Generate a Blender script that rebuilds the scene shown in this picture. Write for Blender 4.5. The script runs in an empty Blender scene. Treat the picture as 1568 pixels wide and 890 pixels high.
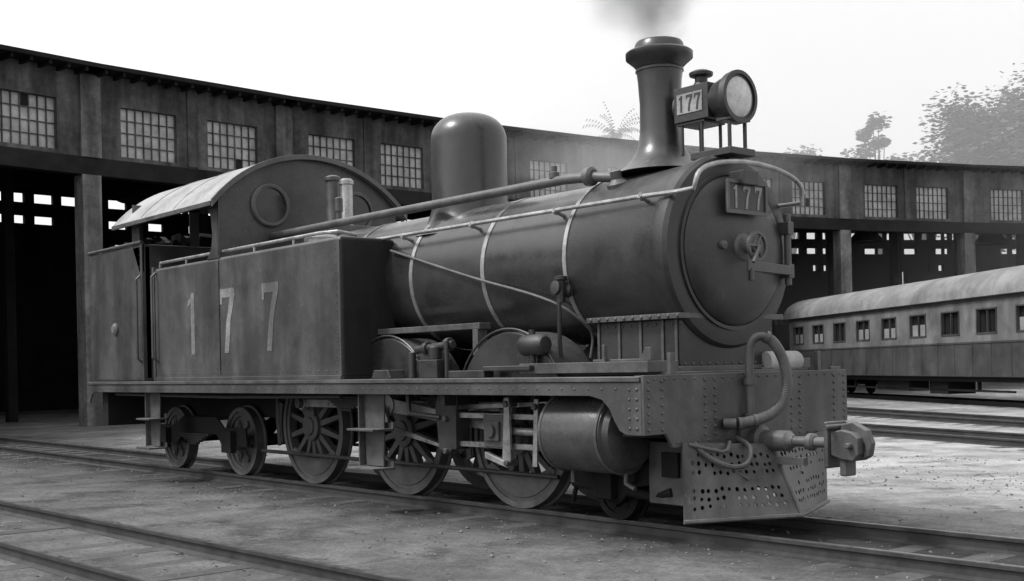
import bpy, bmesh, math, random
from mathutils import Matrix, Vector
random.seed(7)
sc = bpy.context.scene
R = math.radians

# ------------------------------------------------------------------ materials
def M(name, v, rough=.6, metal=0., var=.35, scale=2.5, stretch=1., bump=.15, bscale=30., fine=.15, spec=.5, wav=0., grime=0., runs=None, dust=0., up=0., chips=0.):
    m = bpy.data.materials.new(name); m.use_nodes = True
    nt = m.node_tree; N = nt.nodes; L = nt.links
    b = N['Principled BSDF']
    tc = N.new('ShaderNodeTexCoord')
    mp = N.new('ShaderNodeMapping'); mp.inputs['Scale'].default_value = (1, 1, stretch)
    L.new(tc.outputs['Object'], mp.inputs['Vector'])
    def noise(s, d, vec, r=.65):
        n = N.new('ShaderNodeTexNoise'); n.inputs['Scale'].default_value = s; n.inputs['Detail'].default_value = d
        n.inputs['Roughness'].default_value = r; L.new(vec, n.inputs['Vector']); return n
    def rng(src, a, c, lo, hi):
        r = N.new('ShaderNodeMapRange'); r.inputs[1].default_value = a; r.inputs[2].default_value = c
        r.inputs[3].default_value = lo; r.inputs[4].default_value = hi; L.new(src, r.inputs[0]); return r.outputs[0]
    def mth(op, a, c):
        x = N.new('ShaderNodeMath'); x.operation = op
        for i, q in enumerate((a, c)):
            if isinstance(q, (int, float)): x.inputs[i].default_value = q
            else: L.new(q, x.inputs[i])
        return x.outputs[0]
    def mul(a, c): return mth('MULTIPLY', a, c)
    n1 = noise(scale, 6, mp.outputs[0]); n2 = noise(bscale, 4, tc.outputs['Object'])
    o = mul(mul(rng(n1.outputs[0], .3, .7, 1-var, 1+var), rng(n2.outputs[0], .3, .7, 1-fine, 1+fine)), float(v))
    if runs is None: runs = grime*.4
    if runs > 0:    # faint vertical run marks
        mg = N.new('ShaderNodeMapping'); mg.inputs['Scale'].default_value = (2.2, 2.2, .22); L.new(tc.outputs['Object'], mg.inputs['Vector'])
        n3 = noise(1.2, 3, mg.outputs[0], .5); o = mul(o, rng(n3.outputs[0], .38, .62, 1-runs, 1+runs*.6))
    if grime > 0:   # blotches of soot
        n4 = noise(.9, 7, tc.outputs['Object'], .75); o = mul(o, rng(n4.outputs[0], .42, .58, 1-grime*.6, 1+grime*.25))
    if dust > 0:
        sx = N.new('ShaderNodeSeparateXYZ'); L.new(tc.outputs['Object'], sx.inputs[0])
        o = mul(o, rng(sx.outputs['Z'], 0, 1.0, 1+dust, 1))
    if up > 0:      # dust on upward faces, doubling as a painted top highlight
        g = N.new('ShaderNodeNewGeometry'); sg = N.new('ShaderNodeSeparateXYZ'); L.new(g.outputs['Normal'], sg.inputs[0])
        nd = noise(5, 6, tc.outputs['Object'], .7)
        o = mth('ADD', o, mul(mul(rng(sg.outputs['Z'], .35, 1., 0, 1), rng(nd.outputs[0], .3, .65, .35, 1)), float(up)))
    if chips > 0:   # flaked spots
        nc = noise(11, 6, tc.outputs['Object'], .75)
        o = mul(o, rng(nc.outputs[0], .63, .67, 1, 1+chips))
    cc = N.new('ShaderNodeCombineColor')
    for i in range(3): L.new(o, cc.inputs[i])
    L.new(cc.outputs[0], b.inputs['Base Color'])
    L.new(rng(n1.outputs[0], .3, .7, max(.05, rough-.13), min(1, rough+.13)), b.inputs['Roughness'])
    b.inputs['Metallic'].default_value = metal
    b.inputs['Specular IOR Level'].default_value = spec
    nrm = None
    if wav > 0:
        n5 = noise(1.3, 2, tc.outputs['Object'], .5)
        bp = N.new('ShaderNodeBump'); bp.inputs['Strength'].default_value = 1; bp.inputs['Distance'].default_value = wav
        L.new(n5.outputs[0], bp.inputs['Height']); nrm = bp.outputs[0]
    if bump > 0:
        bp = N.new('ShaderNodeBump'); bp.inputs['Strength'].default_value = bump; bp.inputs['Distance'].default_value = .02
        L.new(n2.outputs['Fac'], bp.inputs['Height'])
        if nrm: L.new(nrm, bp.inputs['Normal'])
        nrm = bp.outputs[0]
    if nrm: L.new(nrm, b.inputs['Normal'])
    return m

tank_m   = M('tank_paint', .066, .40, var=.18, scale=1.1, stretch=.5, bump=.04, bscale=45, fine=.16, wav=.035, grime=.5, runs=.28, chips=.5, up=.08)
tankf_m  = M('tank_front_shade', .017, .55, var=.2, scale=1.2, stretch=.5, bump=.03, bscale=45, fine=.12, wav=.03, grime=.35, spec=.3)  # darker tank paint: shade of the front faces put into the colour
boiler_m = M('boiler_paint', .026, .30, var=.25, scale=1.6, bump=.06, bscale=55, fine=.2, grime=.5, runs=.10, wav=.014, up=.10, chips=.6, spec=.6)
smoke_m  = M('smokebox_paint', .026, .42, var=.3, scale=2.5, bump=.14, bscale=70, fine=.25, grime=.5, runs=.08, spec=.45, up=.07, chips=.7)
black_m  = M('black_iron', .022, .45, var=.4, scale=4, up=.03)
frame_m  = M('frame_dirty', .010, .8, var=.5, scale=3, spec=.2)
wheel_m  = M('wheel_iron', .042, .6, var=.4, scale=3, dust=.6)
tyre_m   = M('tyre_steel', .062, .5, metal=.2, var=.35, scale=3, grime=.4, dust=.6)
beam_m   = M('beam_paint', .060, .48, var=.35, scale=3.5, grime=.55, runs=.25, dust=.3, bscale=60, chips=.8, up=.08)
steel_m  = M('bright_steel', .30, .36, metal=.6, var=.35, scale=6)
grey_m   = M('dusty_steel', .068, .46, var=.4, scale=4, grime=.3, runs=.05, up=.07)
cyl_m    = M('cylinder_casing', .058, .26, metal=.2, var=.2, scale=2, grime=.5, runs=.05, fine=.1, chips=.4)
roofc_m  = M('cab_roof_paint', .25, .6, var=.25, scale=3, grime=.55, runs=0, chips=.2)
white_m  = M('numeral_paint', .17, .7, var=.3, scale=2.2, stretch=.6, bscale=40, fine=.25, grime=.7, runs=.3)
cream_m  = M('pale_canvas', .30, .7, var=.3)
plate_m  = M('plate_white', .22, .6, var=.35, scale=8)
brass_m  = M('valve_brass', .30, .3, metal=.6, var=.3)
rubber_m = M('hose_rubber', .075, .5, var=.3, scale=10, up=.03)
rail_m   = M('rail_steel', .035, .6, metal=.1, var=.4, scale=5)
railtop_m= M('rail_head', .14, .35, metal=.6, var=.4, scale=8)
sleep_m  = M('sleeper_wood', .065, .9, var=.5, scale=5, bump=.5)
shedw_m  = M('shed_wall', .078, .9, var=.5, scale=.6, stretch=.3, bump=.1, bscale=6, fine=.2, grime=.5, runs=.35, spec=.15)
shedp_m  = M('shed_pier', .13, .9, var=.4, scale=.8, stretch=.3, bump=.1, bscale=6, fine=.2, grime=.5, runs=.35, spec=.15)
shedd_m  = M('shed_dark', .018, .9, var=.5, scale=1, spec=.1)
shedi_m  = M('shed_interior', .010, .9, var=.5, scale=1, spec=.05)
sglass_m = M('shed_glass', .32, .5, var=.45, scale=.9, bump=.0, fine=.25, bscale=3)
coachu_m = M('coach_cream', .14, .5, var=.25, scale=1.5, grime=.35)
coachl_m = M('coach_dark', .05, .5, var=.25, scale=1.5, grime=.3)
coachr_m = M('coach_roof', .18, .75, var=.3, scale=1, grime=.4, runs=0)
gl_dark  = M('window_glass', .015, .15, var=.2, bump=0)
blind_m  = M('window_blind', .20, .8, var=.2)
bark_m   = M('bark', .07, .9, var=.4, scale=4)
stone_m  = M('stones', .15, .9, var=.6, scale=2)
lens_m   = M('lamp_lens', .45, .12, var=.3, scale=7, bump=.1, bscale=12, spec=.8)
band_m   = M('boiler_band', .34, .3, metal=.6, var=.35, grime=.4)

def ground_mat():
    m = bpy.data.materials.new('ground_dirt'); m.use_nodes = True
    nt = m.node_tree; N = nt.nodes; L = nt.links; b = N['Principled BSDF']
    tc = N.new('ShaderNodeTexCoord')
    def noise(s, d=8, r=.6):
        n = N.new('ShaderNodeTexNoise'); n.inputs['Scale'].default_value = s; n.inputs['Detail'].default_value = d
        n.inputs['Roughness'].default_value = r; L.new(tc.outputs['Object'], n.inputs['Vector']); return n
    def rmp(src, a, bb, lo, hi, t='LINEAR'):
        r = N.new('ShaderNodeMapRange'); r.inputs[1].default_value = a; r.inputs[2].default_value = bb; r.interpolation_type = t
        r.inputs[3].default_value = lo; r.inputs[4].default_value = hi; L.new(src, r.inputs[0]); return r.outputs[0]
    def mth(op, a, c):
        x = N.new('ShaderNodeMath'); x.operation = op
        for i, q in enumerate((a, c)):
            if isinstance(q, (int, float)): x.inputs[i].default_value = q
            elif q is not None: L.new(q, x.inputs[i])
        return x.outputs[0]
    a = rmp(noise(.35).outputs[0], .35, .65, .7, 1.25)
    c = rmp(noise(1.7, 9, .7).outputs[0], .38, .60, .68, 1.15)
    c2 = rmp(noise(.9, 9, .75).outputs[0], .54, .62, 1, .55)      # oil-soaked patches
    d = rmp(noise(30, 5, .7).outputs[0], .3, .7, .72, 1.25)
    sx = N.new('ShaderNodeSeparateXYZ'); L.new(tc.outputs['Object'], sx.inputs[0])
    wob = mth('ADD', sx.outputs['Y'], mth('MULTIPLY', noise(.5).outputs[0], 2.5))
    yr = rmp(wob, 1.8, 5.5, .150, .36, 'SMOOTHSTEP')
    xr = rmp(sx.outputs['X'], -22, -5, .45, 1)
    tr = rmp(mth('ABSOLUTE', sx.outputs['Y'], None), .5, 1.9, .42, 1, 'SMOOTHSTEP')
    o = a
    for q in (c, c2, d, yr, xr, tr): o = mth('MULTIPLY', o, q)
    cc = N.new('ShaderNodeCombineColor')
    for i in range(3): L.new(o, cc.inputs[i])
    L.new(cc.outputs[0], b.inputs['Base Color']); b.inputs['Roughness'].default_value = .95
    b.inputs['Specular IOR Level'].default_value = .15
    bp = N.new('ShaderNodeBump'); bp.inputs['Strength'].default_value = .9; bp.inputs['Distance'].default_value = .06
    L.new(noise(7, 9, .7).outputs[0], bp.inputs['Height']); L.new(bp.outputs[0], b.inputs['Normal'])
    return m
ground_m = ground_mat()

def leaf_mat(name, v):
    m = bpy.data.materials.new(name); m.use_nodes = True
    nt = m.node_tree; N = nt.nodes; L = nt.links; b = N['Principled BSDF']
    g = N.new('ShaderNodeNewGeometry'); r = N.new('ShaderNodeMapRange')
    r.inputs[3].default_value = v*.5; r.inputs[4].default_value = v*1.5
    L.new(g.outputs['Random Per Island'], r.inputs[0])
    cc = N.new('ShaderNodeCombineColor')
    for i in range(3): L.new(r.outputs[0], cc.inputs[i])
    L.new(cc.outputs[0], b.inputs['Base Color']); b.inputs['Roughness'].default_value = .8
    b.inputs['Specular IOR Level'].default_value = .2
    return m
leaf_m = leaf_mat('foliage', .085)

# ------------------------------------------------------------------ builders
def empty(name, loc=(0, 0, 0)):
    e = bpy.data.objects.new(name, None); sc.collection.objects.link(e); e.location = loc; return e

def axis_m(o, d):
    d = Vector(d).normalized()
    return Matrix.Translation(Vector(o)) @ d.to_track_quat('Z', 'Y').to_matrix().to_4x4()

class MB:
    def __init__(s, T=None): s.v = []; s.f = []; s.T = T or Matrix.Identity(4)
    def add(s, vs, fs, Mx=None):
        k = len(s.v)
        A = s.T @ Mx if Mx else s.T
        s.v += [A @ Vector(p) for p in vs]; s.f += [tuple(i+k for i in f) for f in fs]
    def box(s, x0, x1, y0, y1, z0, z1, Mx=None):
        vs = [(x, y, z) for z in (z0, z1) for y in (y0, y1) for x in (x0, x1)]
        s.add(vs, [(0,2,3,1),(4,5,7,6),(0,1,5,4),(2,6,7,3),(0,4,6,2),(1,3,7,5)], Mx); return s
    def lathe(s, prof, o=(0,0,0), d=(0,0,1), n=40, loop=False, Mx=None):
        A = Mx if Mx else axis_m(o, d)
        vs = []; fs = []; k = len(prof)
        for i in range(n):
            a = 2*math.pi*i/n
            for (r, h) in prof: vs.append((r*math.cos(a), r*math.sin(a), h))
        for i in range(n):
            j = (i+1) % n
            for q in range(k if loop else k-1):
                p = (q+1) % k
                fs.append((i*k+q, j*k+q, j*k+p, i*k+p))
        if not loop:
            for q in (0, k-1):
                if prof[q][0] > 1e-4: fs.append(tuple(i*k+q for i in range(n)))
        s.add(vs, fs, A); return s
    def cyl(s, a, b, r, r2=None, n=20):
        a = Vector(a); b = Vector(b)
        return s.lathe([(r, 0), (r2 if r2 is not None else r, (b-a).length)], a, b-a, n)
    def prism(s, pts, d0, d1, plane='XZ'):
        k = len(pts)
        def mk(p, d):
            return (p[0], d, p[1]) if plane == 'XZ' else ((d, p[0], p[1]) if plane == 'YZ' else (p[0], p[1], d))
        vs = [mk(p, d0) for p in pts]+[mk(p, d1) for p in pts]
        fs = [tuple(range(k)), tuple(range(2*k-1, k-1, -1))]+[(i, (i+1) % k, k+(i+1) % k, k+i) for i in range(k)]
        s.add(vs, fs); return s
    def tube(s, pts, r, n=10, smooth=0):
        P = [Vector(p) for p in pts]
        for _ in range(smooth):
            Q = [P[0]]
            for a, b in zip(P, P[1:]): Q += [a*.75+b*.25, a*.25+b*.75]
            Q.append(P[-1]); P = Q
        vs = []; fs = []; up = None
        for i, p in enumerate(P):
            t = (P[min(i+1, len(P)-1)]-P[max(i-1, 0)]).normalized()
            if up is None: up = t.orthogonal().normalized()
            up = (up - t*up.dot(t)).normalized(); w = t.cross(up)
            rr = r[i] if isinstance(r, (list, tuple)) else r
            for j in range(n):
                a = 2*math.pi*j/n; vs.append(p+up*math.cos(a)*rr+w*math.sin(a)*rr)
        for i in range(len(P)-1):
            for j in range(n):
                q = (j+1) % n; fs.append((i*n+j, i*n+q, (i+1)*n+q, (i+1)*n+j))
        fs += [tuple(range(n)), tuple(range((len(P)-1)*n, len(P)*n))]
        s.add(vs, fs); return s
    def rivet(s, p, d, r=.014):
        return s.lathe([(r, -.004), (r*.95, r*.3), (r*.5, r*.75), (0, r*.85)], p, d, 8)
    def done(s, name, mat, parent=None, bevel=0, smooth=True, ang=32):
        me = bpy.data.meshes.new(name); me.from_pydata([tuple(p) for p in s.v], [], s.f)
        bm = bmesh.new(); bm.from_mesh(me)
        bmesh.ops.remove_doubles(bm, verts=bm.verts, dist=1e-5)
        bmesh.ops.recalc_face_normals(bm, faces=bm.faces); bm.to_mesh(me); bm.free()
        if smooth:
            me.polygons.foreach_set('use_smooth', [True]*len(me.polygons)); me.set_sharp_from_angle(angle=R(ang))
        me.materials.append(mat); me.update()
        o = bpy.data.objects.new(name, me); sc.collection.objects.link(o)
        if parent: o.parent = parent
        if bevel:
            b = o.modifiers.new('bevel', 'BEVEL'); b.width = bevel; b.segments = 3 if bevel > .02 else 2
            b.limit_method = 'ANGLE'; b.angle_limit = R(40); b.harden_normals = True
        return o

# ------------------------------------------------------------------ LOCOMOTIVE (front = +X, rail top z=0)
loco = empty('steam_locomotive')
BZ = 2.27
b = MB()
for s in (-1, 1):
    y0, y1 = sorted((s*.45, s*1.33)); b.box(-11.28, -.04, y0, y1, 1.20, 1.24)
b.done('running_board', grey_m, loco, .006)
b = MB()
val = [(-11.25,1.197),(-.035,1.197),(-.035,.79),(-.20,.79),(-.27,.82),(-.33,.90),(-.38,.99),(-.46,1.06),(-.60,1.09),(-11.0,1.09),(-11.12,1.05),(-11.2,.93),(-11.25,.93)]
for s in (-1, 1):
    y0, y1 = sorted((s*1.29, s*1.315)); b.prism(val, y0, y1)
b.done('valance', tank_m, loco, .004)
b = MB()
for i in range(70): b.rivet((-11.0+i*.155, -1.315, 1.145), (0, -1, 0), .010)
b.done('valance_rivets', grey_m, loco)
b = MB()
b.prism([(-1.32,1.25),(1.32,1.25),(1.32,.79),(1.08,.79),(1.0,.68),(-1.0,.68),(-1.08,.79),(-1.32,.79)], -.03, 0, 'YZ')
b.box(-.11, -.031, -1.315, 1.315, 1.2, 1.247)
b.done('buffer_beam', beam_m, loco, .006)
b = MB()
for y in (-1.27,-1.12,-.62,-.50,.50,.62,1.12,1.27):
    for k in range(7 if abs(y) > 1 else 8):
        b.rivet((0, y, 1.2-k*.062), (1, 0, 0), .014)
for k in range(22): b.rivet((0, -1.2+k*.115, 1.215), (1, 0, 0), .011)
for k in range(17): b.rivet((0, -.95+k*.12, .72), (1, 0, 0), .011)
for k in range(5): b.rivet((-.08, -1.315, .84+k*.075), (0, -1, 0), .014); b.rivet((-.16, -1.315, .84+k*.075), (0, -1, 0), .012)
b.done('beam_rivets', beam_m, loco)
b = MB()
b.box(-1.9, -.111, -.9, .9, 1.245, 1.27)
b.box(-1.75, -.2, -1.06, -.70, 1.27, 1.36)
b.box(-1.75, -.2, .70, 1.06, 1.27, 1.36)
b.box(-.75, -.72, -1.02, -.98, 1.27, 1.5)
b.prism([(-.9,1.36),(-.24,1.36),(-.24,1.47),(-.3,1.47),(-.36,1.38),(-.9,1.38)], -.98, -.95)
b.done('front_platform', grey_m, loco, .005)
b = MB()
fr = [(-11.1,1.19),(-.04,1.19),(-.04,.72),(-1.6,.5),(-1.9,.75),(-2.8,.45),(-3.2,.6),(-3.7,.45),(-4.7,.45),(-5.1,.6),(-5.6,.45),(-6.6,.45),(-7.0,.75),(-11.1,.75)]
for s in (-1, 1):
    y0, y1 = sorted((s*.40, s*.43)); b.prism(fr, y0, y1)
b.box(-7.0,-4.4,-.38,.38,.55,1.7)
b.box(-4.4,-1.3,-.38,.38,.95,1.15)
b.box(-11.0,-10.8,-1.2,1.2,.6,1.19)
b.box(-1.7,-.3,-.39,.39,.22,.7)
b.box(-.45,-.05,-1.1,1.1,.76,1.19)
b.done('frame', frame_m, loco)
b = MB()
for s in (-1, 1):
    y0, y1 = sorted((s*.71, s*.74))
    b.prism([(-10.25,.62),(-9.6,.62),(-9.3,.75),(-8.3,.75),(-8.1,.62),(-7.5,.62),(-7.45,.38),(-8.15,.38),(-8.3,.52),(-9.3,.52),(-9.5,.38),(-10.25,.38)], y0, y1)
    for x in (-9.83,-7.88):
        b.box(x-.13, x+.13, *sorted((s*.74, s*.82)), .3, .58)
    b.prism([(-.30,.75),(-.20,.75),(-.12,.12),(-.20,.12)], *sorted((s*.52, s*.56)))
    b.box(-.34,-.16,*sorted((s*.6,s*.78)),.42,.62)
    b.tube([(-1.5,s*.66,.30),(-.9,s*.68,.27),(-.5,s*.7,.24),(-.25,s*.74,.30)],.04)
    b.tube([(-1.55,s*.6,.5),(-1.5,s*.62,.3),(-1.62,s*.56,.12)],.022)
    b.prism([(-1.45,.52),(-.45,.52),(-.5,.34),(-.75,.30),(-.85,.18),(-1.15,.18),(-1.25,.30),(-1.45,.34)],*sorted((s*.68,s*.72)))
    b.box(-1.1,-.9,*sorted((s*.72,s*.80)),.2,.42)
    b.cyl((-.7,s*.70,.40),(-.7,s*.78,.40),.06)
b.done('bogie_frame', frame_m, loco, .006)

def wheel(name, x, s, r, spokes, cw=None, disc=False, crank=None, wm=None, tm=None):
    wm = wm or wheel_m; tm = tm or tyre_m
    A = axis_m((x, s*.53, r), (0, s, 0))
    b = MB(A)
    b.lathe([(r-.055,.075),(r,.075),(r,-.03),(r+.028,-.035),(r+.03,-.055),(r-.055,-.055)], loop=True, n=64, Mx=Matrix.Identity(4))
    b.done(name+'_tyre', tm, loco)
    b = MB(A)
    b.lathe([(r-.11,.055),(r-.055,.055),(r-.055,-.05),(r-.11,-.05)], loop=True, n=64, Mx=Matrix.Identity(4))
    hr = .17 if r > .6 else .12
    b.lathe([(0,.13),(hr*.6,.13),(hr*.65,.11),(hr,.10),(hr*1.05,-.06),(0,-.06)], n=28, Mx=Matrix.Identity(4))
    if disc:
        b.lathe([(hr,.045),(r*.42,.02),(r-.11,.03),(r-.11,0),(r*.42,0),(hr,0)], loop=True, n=48, Mx=Matrix.Identity(4))
        for k in range(6):
            a = k*math.pi/3
            b.lathe([(.045,.02),(.045,.06),(0,.065)], Mx=Matrix.Translation((r*.58*math.cos(a), r*.58*math.sin(a), 0)), n=14)
    for k in range(spokes):
        a = 2*math.pi*(k+.5)/spokes
        Mx = Matrix.Rotation(a, 4, 'Z')
        vs = [(hr*.9,-.04,-.03),(hr*.9,.04,-.03),(hr*.9,.036,.06),(hr*.9,-.036,.06),(r-.10,-.028,-.02),(r-.10,.028,-.02),(r-.10,.024,.035),(r-.10,-.024,.035)]
        b.add(vs, [(0,1,2,3),(4,7,6,5),(0,4,5,1),(1,5,6,2),(2,6,7,3),(3,7,4,0)], Mx)
    if cw is not None:
        pts = []
        half = R(58)
        for i in range(25):
            a = cw-half+2*half*i/24; pts.append((x+(r-.10)*math.cos(a), r+(r-.10)*math.sin(a)))
        for i in range(13):
            a = cw+half-2*half*i/12; rad = (r-.30)+.12*abs((a-cw)/half)**2
            pts.append((x+rad*math.cos(a), r+rad*math.sin(a)))
        c = MB(); c.prism(pts, *sorted((s*.50, s*.595))); c.done(name+'_balance_weight', tyre_m, loco, .005)
    if crank is not None:
        c = MB()
        px, pz = x+.28*math.cos(crank), r+.28*math.sin(crank)
        c.cyl((px, s*.55, pz), (px, s*.80, pz), .06)
        c.cyl((px, s*.55, pz), (px, s*.645, pz), .11)
        c.prism([(x-.12*math.sin(crank), r+.12*math.cos(crank)),(px-.09*math.sin(crank), pz+.09*math.cos(crank)),(px+.09*math.sin(crank), pz-.09*math.cos(crank)),(x+.12*math.sin(crank), r-.12*math.cos(crank))], *sorted((s*.55, s*.64)))
        c.done(name+'_crank', wheel_m, loco, .005)
    b.done(name+'_centre', wm, loco)
WX = [-2.31, -4.18, -6.08]
for s in (-1, 1):
    for i, x in enumerate(WX):
        wheel('coupled_wheel', x, s, .68, 14, cw=R(-90 if s < 0 else 0), crank=R(90 if s < 0 else 180))
    wheel('trailing_wheel', -7.88, s, .44, 8, disc=True); wheel('trailing_wheel', -9.83, s, .43, 8, disc=True)
    wheel('leading_wheel', -1.02, s, .25, 8, disc=True, wm=frame_m, tm=frame_m)
b = MB()
for x, r in ((WX[0],.68),(WX[1],.68),(WX[2],.68),(-7.88,.44),(-9.83,.43),(-1.02,.25)):
    b.cyl((x,-.55,r),(x,.55,r),.08)
b.done('axles', frame_m, loco)

for s in (-1, 1):
    def Y(a, c): return sorted((s*a, s*c))
    b = MB()
    b.lathe([(0,-.05),(.2,-.05),(.24,0),(.32,.0),(.335,.02),(.335,.70),(.325,.725),(.30,.74),(.28,.79),(.23,.82),(.1,.83),(0,.83)], (-1.31, s*.92, .77), (1,0,0), 48)
    b.lathe([(0,0),(.16,0),(.16,.95),(.12,.98),(0,.98)], (-1.42, s*.80, 1.02), (1,0,0), 24)
    b.box(-1.28, -.62, *Y(.45,.92), .6, 1.12)
    b.done('cylinder', cyl_m, loco)
    b = MB()
    for xx in (-1.30,-.625): b.lathe([(.340,0),(.340,.03),(.30,.03),(.30,0)], (xx, s*.92, .77), (1,0,0), 48, loop=True)
    b.tube([(-.6,s*.92,.47),(-.6,s*.92,.36),(-.5,s*.92,.32)],.02)
    b.tube([(-1.2,s*.95,.45),(-1.2,s*.95,.34)],.02)
    for k in range(10):
        a=2*math.pi*k/10; b.lathe([(.02,0),(.02,.025),(0,.03)],(-.58,s*.92+.275*math.cos(a),.77+.275*math.sin(a)),(1,0,0),6)
    b.done('cylinder_bands', grey_m, loco)
    b = MB()
    b.box(-2.75,-1.32,*Y(.89,.97),.86,.91); b.box(-2.75,-1.32,*Y(.89,.97),.59,.64)
    b.cyl((-2.2,s*.93,.75),(-1.32,s*.93,.75),.035)
    pxs = [(x+.28*math.cos(R(90 if s < 0 else 180)), .68+.28*math.sin(R(90 if s < 0 else 180))) for x in WX]
    for (xa, za), (xb, zb) in zip(pxs[:-1], pxs[1:]):
        b.prism([(xb,zb-.045),(xa,za-.045),(xa,za+.045),(xb,zb+.045)], *Y(.70,.735))
    for xa, za in pxs: b.cyl((xa,s*.69,za),(xa,s*.75,za),.085)
    xa, za = pxs[1]
    b.prism([(xa,za-.075),(-2.2,.71),(-2.2,.79),(xa,za+.075)], *Y(.765,.805)); b.cyl((xa,s*.76,za),(xa,s*.82,za),.11)
    b.prism([(-1.42,.99),(-1.42,1.03),(-2.85,.98),(-2.85,.93)], *Y(.84,.87))
    b.prism([(-2.02,1.06),(-1.96,1.06),(-1.94,.5),(-2.0,.42),(-2.06,.5)], *Y(.99,1.02))
    b.prism([(-2.3,.5),(-2.0,.43),(-2.0,.48),(-2.3,.56)], *Y(.985,.99+.04))
    arc = [(-2.9+.09*math.cos(a)-.02, .85+.30*math.sin(a)) for a in [R(q) for q in range(-80,81,20)]]
    b.prism(arc+[(p[0]-.09, p[1]) for p in reversed(arc)], *Y(.86,.93))
    b.prism([(-2.95,.55),(-2.9,.52),(-4.15,.72),(-4.15,.79)], *Y(.88,.91))
    b.prism([(xa,za),(xa-.02,za-.08),(-4.17,.68),(-4.1,.78)], *Y(.83,.87))
    b.prism([(-1.62,1.05),(-1.57,1.05),(-1.60,.45),(-1.66,.45)], *Y(.99,1.01))
    b.done('motion_rods', steel_m if s < 0 else grey_m, loco, .005)
    b = MB()
    b.box(-2.35,-2.05,*Y(.86,1.0),.60,.90); b.box(-2.3,-2.1,*Y(.84,1.03),.66,.84)
    b.cyl((-2.2,s*1.0,.75),(-2.2,s*1.06,.75),.06)
    for xx,zz in ((-1.99,1.0),(-1.99,.47),(-2.9,.85),(-2.9,.54),(-1.6,.98)): b.cyl((xx,s*.9,zz),(xx,s*1.045,zz),.03,n=10)
    b.done('crosshead', grey_m, loco, .01)
    b = MB()
    b.prism([(-2.72,1.19),(-3.0,1.19),(-3.08,.95),(-3.02,.55),(-2.86,.52),(-2.80,.58),(-2.74,.9)], *Y(.985,1.01))
    b.box(-2.8,-2.74,*Y(.43,1.15),.98,1.19); b.box(-2.8,-2.74,*Y(.86,1.02),.56,.94)
    b.prism([(-3.35,1.19),(-3.6,1.19),(-3.56,.65),(-3.42,.65)], *Y(.5,.55))
    b.cyl((-3.4,s*.5,1.12),(-3.4,s*1.1,1.12),.045)
    b.tube([(-3.4,s*1.1,1.12),(-3.38,s*1.1,.9),(-3.0,s*1.0,.86)],.028)
    b.done('motion_bracket', black_m, loco, .006)
    b = MB()
    for x in WX:
        b.prism([(x-.80,1.1),(x-.74,1.1),(x-.72,.72),(x-.68,.45),(x-.76,.42),(x-.8,.7)], *Y(.6,.64))
        pts = [(x+.69*math.cos(a), .68+.69*math.sin(a)) for a in [R(q) for q in range(158,205,8)]]
        pts += [(x+.78*math.cos(a), .68+.78*math.sin(a)) for a in [R(q) for q in range(198,150,-8)]]
        b.prism(pts, *Y(.52,.63))
    b.tube([(-7.2,s*.66,.35),(-1.7,s*.66,.33)],.022)
    for x in (-5.1,-3.25):
        for k in range(6): b.box(x-.42+.06*k,x+.42-.06*k,*Y(.66,.76),1.02-.028*k,1.045-.028*k)
    b.tube([(-10.6,s*1.15,1.06),(-7.2,s*1.15,1.04),(-4.6,s*1.12,1.06)],.025,8)
    b.done('brake_gear', black_m, loco, .004)
    b = MB()
    for k in range(5): b.box(-9.3+.09*k,-8.4-.09*k,*Y(.75,.81),.50-.03*k,.525-.03*k)
    b.done('leaf_spring', black_m, loco)

b = MB()
for s in (-1, 1):
    for xc, w in ((-2.05,.74),(-4.0,.74)):
        pts = [(xc+w*math.cos(a), .93+w*.98*math.sin(a)) for a in [R(q) for q in range(24,157,6)]]
        b.prism(pts, *sorted((s*.46, s*.93)))
b.done('splashers', boiler_m, loco, .015)
b = MB()
for s in (-1,1):
    for xc in (-2.05,-4.0):
        pts = [(xc+.76*math.cos(a), s*.935, .93+.75*math.sin(a)) for a in [R(q) for q in range(24,157,6)]]
        b.tube(pts, .012, 6)
b.done('splasher_beading', black_m, loco)

b = MB()
for s in (-1, 1):
    for x, w in ((-3.89,.19),(-9.22,.17)):
        y0,y1 = sorted((s*1.16,s*1.18)); b.prism([(x-w,1.09),(x+w,1.09),(x+w*.8,.36),(x-w*.8,.36)], y0, y1)
        for z in (.72,.33):
            b.box(x-w*1.25,x+w*1.25,*sorted((s*1.10,s*1.36)),z,z+.022)
            b.box(x-w*1.25,x+w*1.25,*sorted((s*1.10,s*1.115)),z,z+.08)
        b.box(x-w-.015,x-w+.005,*sorted((s*1.12,s*1.24)),.36,1.09)
b.done('footsteps', grey_m, loco, .004)

b = MB()
for s in (-1, 1):
    y0,y1 = sorted((s*1.30,s*.60)); b.box(-8.89,-4.28,y0,y1,1.245,2.73)
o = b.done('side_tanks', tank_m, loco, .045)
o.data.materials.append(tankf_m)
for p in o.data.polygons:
    if p.normal.x > .9: p.material_index = 1  # forward-facing sheets take the painted-in shade
b = MB()
for s in (-1,1):
    y0,y1 = sorted((s*1.312,s*1.25)); b.box(-8.86,-4.3,y0,y1,1.242,1.285)
b.done('tank_foot_angle', tank_m, loco, .004)
b = MB()
for s in (-1,1):
    for i in range(52): b.rivet((-8.8+i*.0865,s*1.302,1.33),(0,s,0),.007)
    for i in range(16): b.rivet((-8.83,s*1.302,1.4+i*.08),(0,s,0),.007)
    for i in range(16): b.rivet((-4.36,s*1.302,1.4+i*.08),(0,s,0),.007)
b.done('tank_rivets', tank_m, loco)
b = MB()
b.box(-11.18,-9.24,-1.30,1.30,1.245,3.10)
b.done('bunker', tank_m, loco, .04)
b = MB()
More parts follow.
